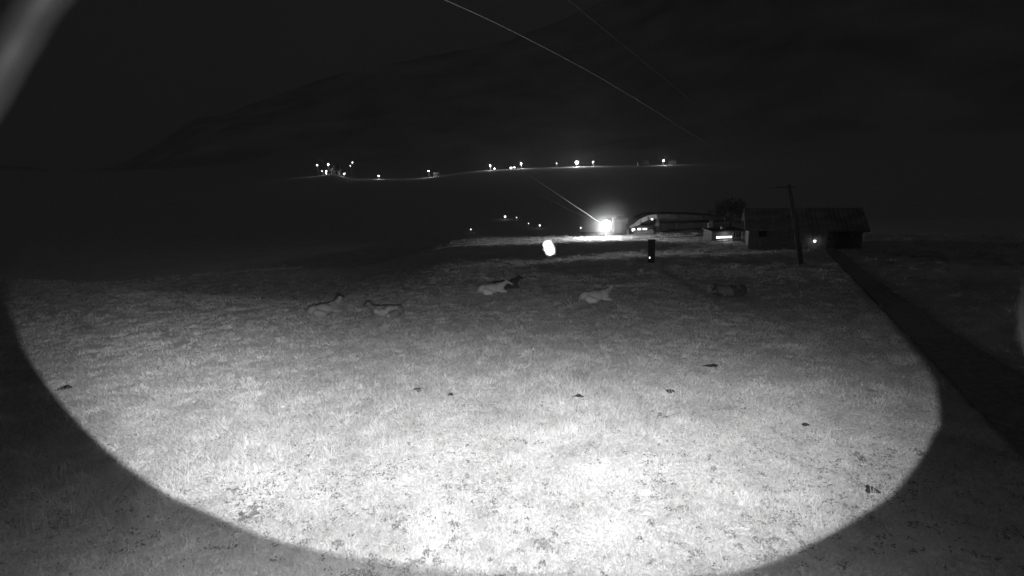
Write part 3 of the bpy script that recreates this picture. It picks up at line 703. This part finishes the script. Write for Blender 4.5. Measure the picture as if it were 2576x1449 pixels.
for px, py, s_, I, dz, lab in VL:
    s_ *= .72 if px != 1451 else 1.0
    I *= .3 if px < 900 else 6 if px > 1200 else 2
    p = at(px, py, VD); h0 = dz * VD / F; g0 = Vector((p.x, p.y + .0, p.z - h0)); gy = height(p.x, p.y)
    print('lamp', round(p.x), round(p.z, 1), 'ground', round(gy, 1), 'want', round(g0.z, 1))
    g0.z = min(g0.z, gy) if gy < g0.z else gy; hh = p.z - g0.z
    t_ = thing('street_lamp', g0, lab, 'street lamp', 'street lamps of the village across the valley')
    MB().tube([(0, 1.2, 0), (0, 1.2, hh * .9), (0, .9, hh + s_ * 1.1), (0, .2, hh + s_ * 1.15)], [.16, .12, .1, .1], 6).build('post', M['steel'], t_)
    MB().ball((0, 0, hh), s_, 2, (1, 1, .8)).build('globe', M['lamp'], t_, True)
    MB().tube([(0, 0, hh + s_ * .8), (0, 0, hh + s_ * 1.1)], [s_ * .8, s_ * .4], 10).build('cap', M['dark_paint'], t_)
    point_light('street_lamp_light', p + Vector((0, -s_ - .3, -s_ * .5)), I, .1)
# lit lamps low at the roadside
for px, py, s_, I, lab in ((1244, 424, .6, 20, 'low lamp just right of the lamp at the road\'s left end'), (1285.5, 422.5, .9, 40, 'low wide lamp by the left part of the lit road'), (1294, 421, .5, 15, 'small low lamp touching the low wide lamp on its right'), (1138, 423, .0, 0, '')):
    if not lab: continue
    p = at(px, py, VD - 4); t_ = thing('bollard_lamp', Vector((p.x, p.y, min(p.z - 1.2, height(p.x, p.y)))), lab, 'lamp', 'low lamps along the village road'); hh = p.z - t_.location.z
    MB().tube([(0, 0, 0), (0, 0, hh - s_ * .6)], .12, 6).build('post', M['steel'], t_); MB().ball((0, 0, hh), s_, 2, (1.1, 1, .75)).build('globe', M['lamp'], t_, True)
    point_light('bollard_lamp_light', p + Vector((0, -s_ - .4, .3)), I, .1)
# village road on the slope
v = []; f = []
for i in range(61):
    x = -60 + 6 * i
    for k in range(4): y = 688 + 5 * k + 4 * math.sin(x * .01); v.append((x, y, height(x, y) + .12))
for i in range(60):
    for k in range(3): q = i * 4 + k; f.append((q, q + 4, q + 5, q + 1))
me = bpy.data.meshes.new('village_road'); me.from_pydata(v, [], f); me.update(); tag(link('village_road', me, M['concrete']), kind='structure')
def house(px, w, d, h, lab, Y=712, rz=0, lit=True, m='plaster'):
    p = at(px, 420, Y); g0 = on(p.x, Y, -.3); t_ = thing('village_house', g0, lab, 'house', 'houses of the village across the valley', rz)
    MB().box((0, 0, h / 2), (w, d, h)).build('wall', M[m], t_)
    V_ = [(-w / 2 - .5, -d / 2 - .6, h - .2), (w / 2 + .5, -d / 2 - .6, h - .2), (w / 2 + .5, 0, h + d * .35), (-w / 2 - .5, 0, h + d * .35), (-w / 2 - .5, d / 2 + .6, h - .2), (w / 2 + .5, d / 2 + .6, h - .2)]
    V_ += [(x, y, z + .25) for x, y, z in V_]
    MB().add(V_, [(3, 2, 1, 0), (4, 5, 2, 3), (6, 7, 8, 9), (9, 8, 11, 10), (0, 1, 7, 6), (5, 4, 10, 11), (0, 6, 9, 3), (3, 9, 10, 4), (1, 2, 8, 7), (2, 5, 11, 8)]).build('roof', M['tile'], t_)
    n = max(2, int(w / 3.2))
    for i in range(n):
        for zf in ((.35, .75) if h > 5 else (.5,)):
            window(t_, -w / 2 + w * (i + .5) / n, -d / 2 - .04, h * zf, 1.0, 1.2, M['glass'])
house(1617, 14, 8, 4.5, 'low pale house left of the village\'s far right street lamp', 705)
house(1690, 9, 8, 4, 'small dark house right of the far right street lamp', 728, m='boards')
house(843, 9, 8, 6, 'two storey house glowing faintly amid the far left lamp cluster', 704)
house(1097, 7, 6, 3.5, 'tiny house right of the lamp with the short lit road strip', 706)

# ---------------------------------------------------------------- trees
def broad_tree(g, h, w, lab, n=2600, seed=1, leaf=.35, cat='tree', name='broadleaf_tree'):
    rd = random.Random(seed); t_ = thing(name, g, lab, cat)
    tk = MB().tube([(0, 0, -.2), (.05, 0, h * .2), (0, .1, h * .45), (.1, 0, h * .8)], [h * .035, h * .028, h * .02, h * .008], 8)
    cl = []
    for i in range(11):
        a = i * 2.4; z0 = h * (.25 + .04 * i); L_ = w * (.28 + .16 * rd.random()); e = (L_ * math.cos(a), L_ * math.sin(a), z0 + h * (.12 + .12 * rd.random()))
        tk.tube([(0, 0, z0), (e[0] * .5, e[1] * .5, (z0 + e[2]) / 2 - .1), e], [h * .014, h * .01, h * .004], 6); cl.append((e, w * (.16 + .12 * rd.random())))
    cl.append(((0, 0, h * .86), w * .24)); tk.build('trunk', M['bark'], t_, True)
    V_ = []; F_ = []; sh = []
    for i in range(n):
        c0, r_ = rd.choice(cl); q = Vector((rd.gauss(0, 1), rd.gauss(0, 1), rd.gauss(0, 1))).normalized() * r_ * (.5 + .6 * rd.random()); c1 = Vector(c0) + q
        a, b2 = Vector((rd.gauss(0, 1), rd.gauss(0, 1), rd.gauss(0, 1))).normalized() * leaf, Vector((rd.gauss(0, 1), rd.gauss(0, 1), rd.gauss(0, 1))).normalized() * leaf * .6
        k = len(V_); V_ += [c1 - a, c1 + b2, c1 + a, c1 - b2]; F_.append((k, k + 1, k + 2, k + 3)); sh += [.7 + .5 * rd.random()] * 4
    o = MB().add(V_, F_).build('crown', M['leaf'], t_); o.data.attributes.new('shade', 'FLOAT', 'POINT').data.foreach_set('value', sh)
p = at(1835, 600, 93); broad_tree(on(p.x, p.y), 4.8, 4.8, 'leafy tree behind the ticket house, faintly lit', 2600, 3, .16)
p = at(848, 430, 698); broad_tree(on(p.x, p.y), 15, 9, 'tall tree lit by the lamps of the far left cluster', 1500, 5, .7)

# ---------------------------------------------------------------- mast the camera hangs on, with an added tube standing in for dome reflections
ms = thing('lift_mast', on(0.0, -1.2), 'added grey tube standing in for the dome reflection across the top left corner', 'mast')
B0 = ms.location
def rel(p): return p - B0
MB().tube([(0, 0, -.2), (0, 0, 9.0)], [.28, .22], 20).build('post', M['steel'], ms, True)
hp = [Vector((-.25, -1.2, 6.1)), Vector((-1.0, -.5, 6.05)), at(-420, 700, .75), at(-85, 300, .9), at(25, 120, .92), at(150, -60, .95), at(560, -400, .98), at(1288, -600, 1.0), at(2300, -500, 1.0), at(2900, 0, .95), at(2690, 560, .92), at(2800, 1000, .85), Vector((1.3, -.3, 5.6)), Vector((.25, -1.2, 5.9))]
MB().tube([rel(q) for q in spl(hp, 10)], .032, 14).build('dome_band_tube', M['dome_band'], ms, True)  # tube added for the pale bands reflected in the camera dome
MB().tube([rel(Vector((0, -1.2, 5.38))), rel(Vector((0.05, -.12, 5.38)))], .03, 8).build('lamp_arm', M['steel'], ms)

# ---------------------------------------------------------------- haze
hb = MB().box((0, 0, 1000), (9600, 9600, 2080)).build('haze', None); hm = bpy.data.materials.new('night_haze'); hm.use_nodes = True; t = hm.node_tree; t.nodes.clear()
pv = t.nodes.new('ShaderNodeVolumePrincipled'); pv.inputs['Color'].default_value = (.9, .9, .9, 1); pv.inputs['Density'].default_value = HAZE; pv.inputs['Anisotropy'].default_value = .8
o = t.nodes.new('ShaderNodeOutputMaterial'); t.links.new(pv.outputs[0], o.inputs['Volume']); hb.data.materials.append(hm); tag(hb, kind='stuff')
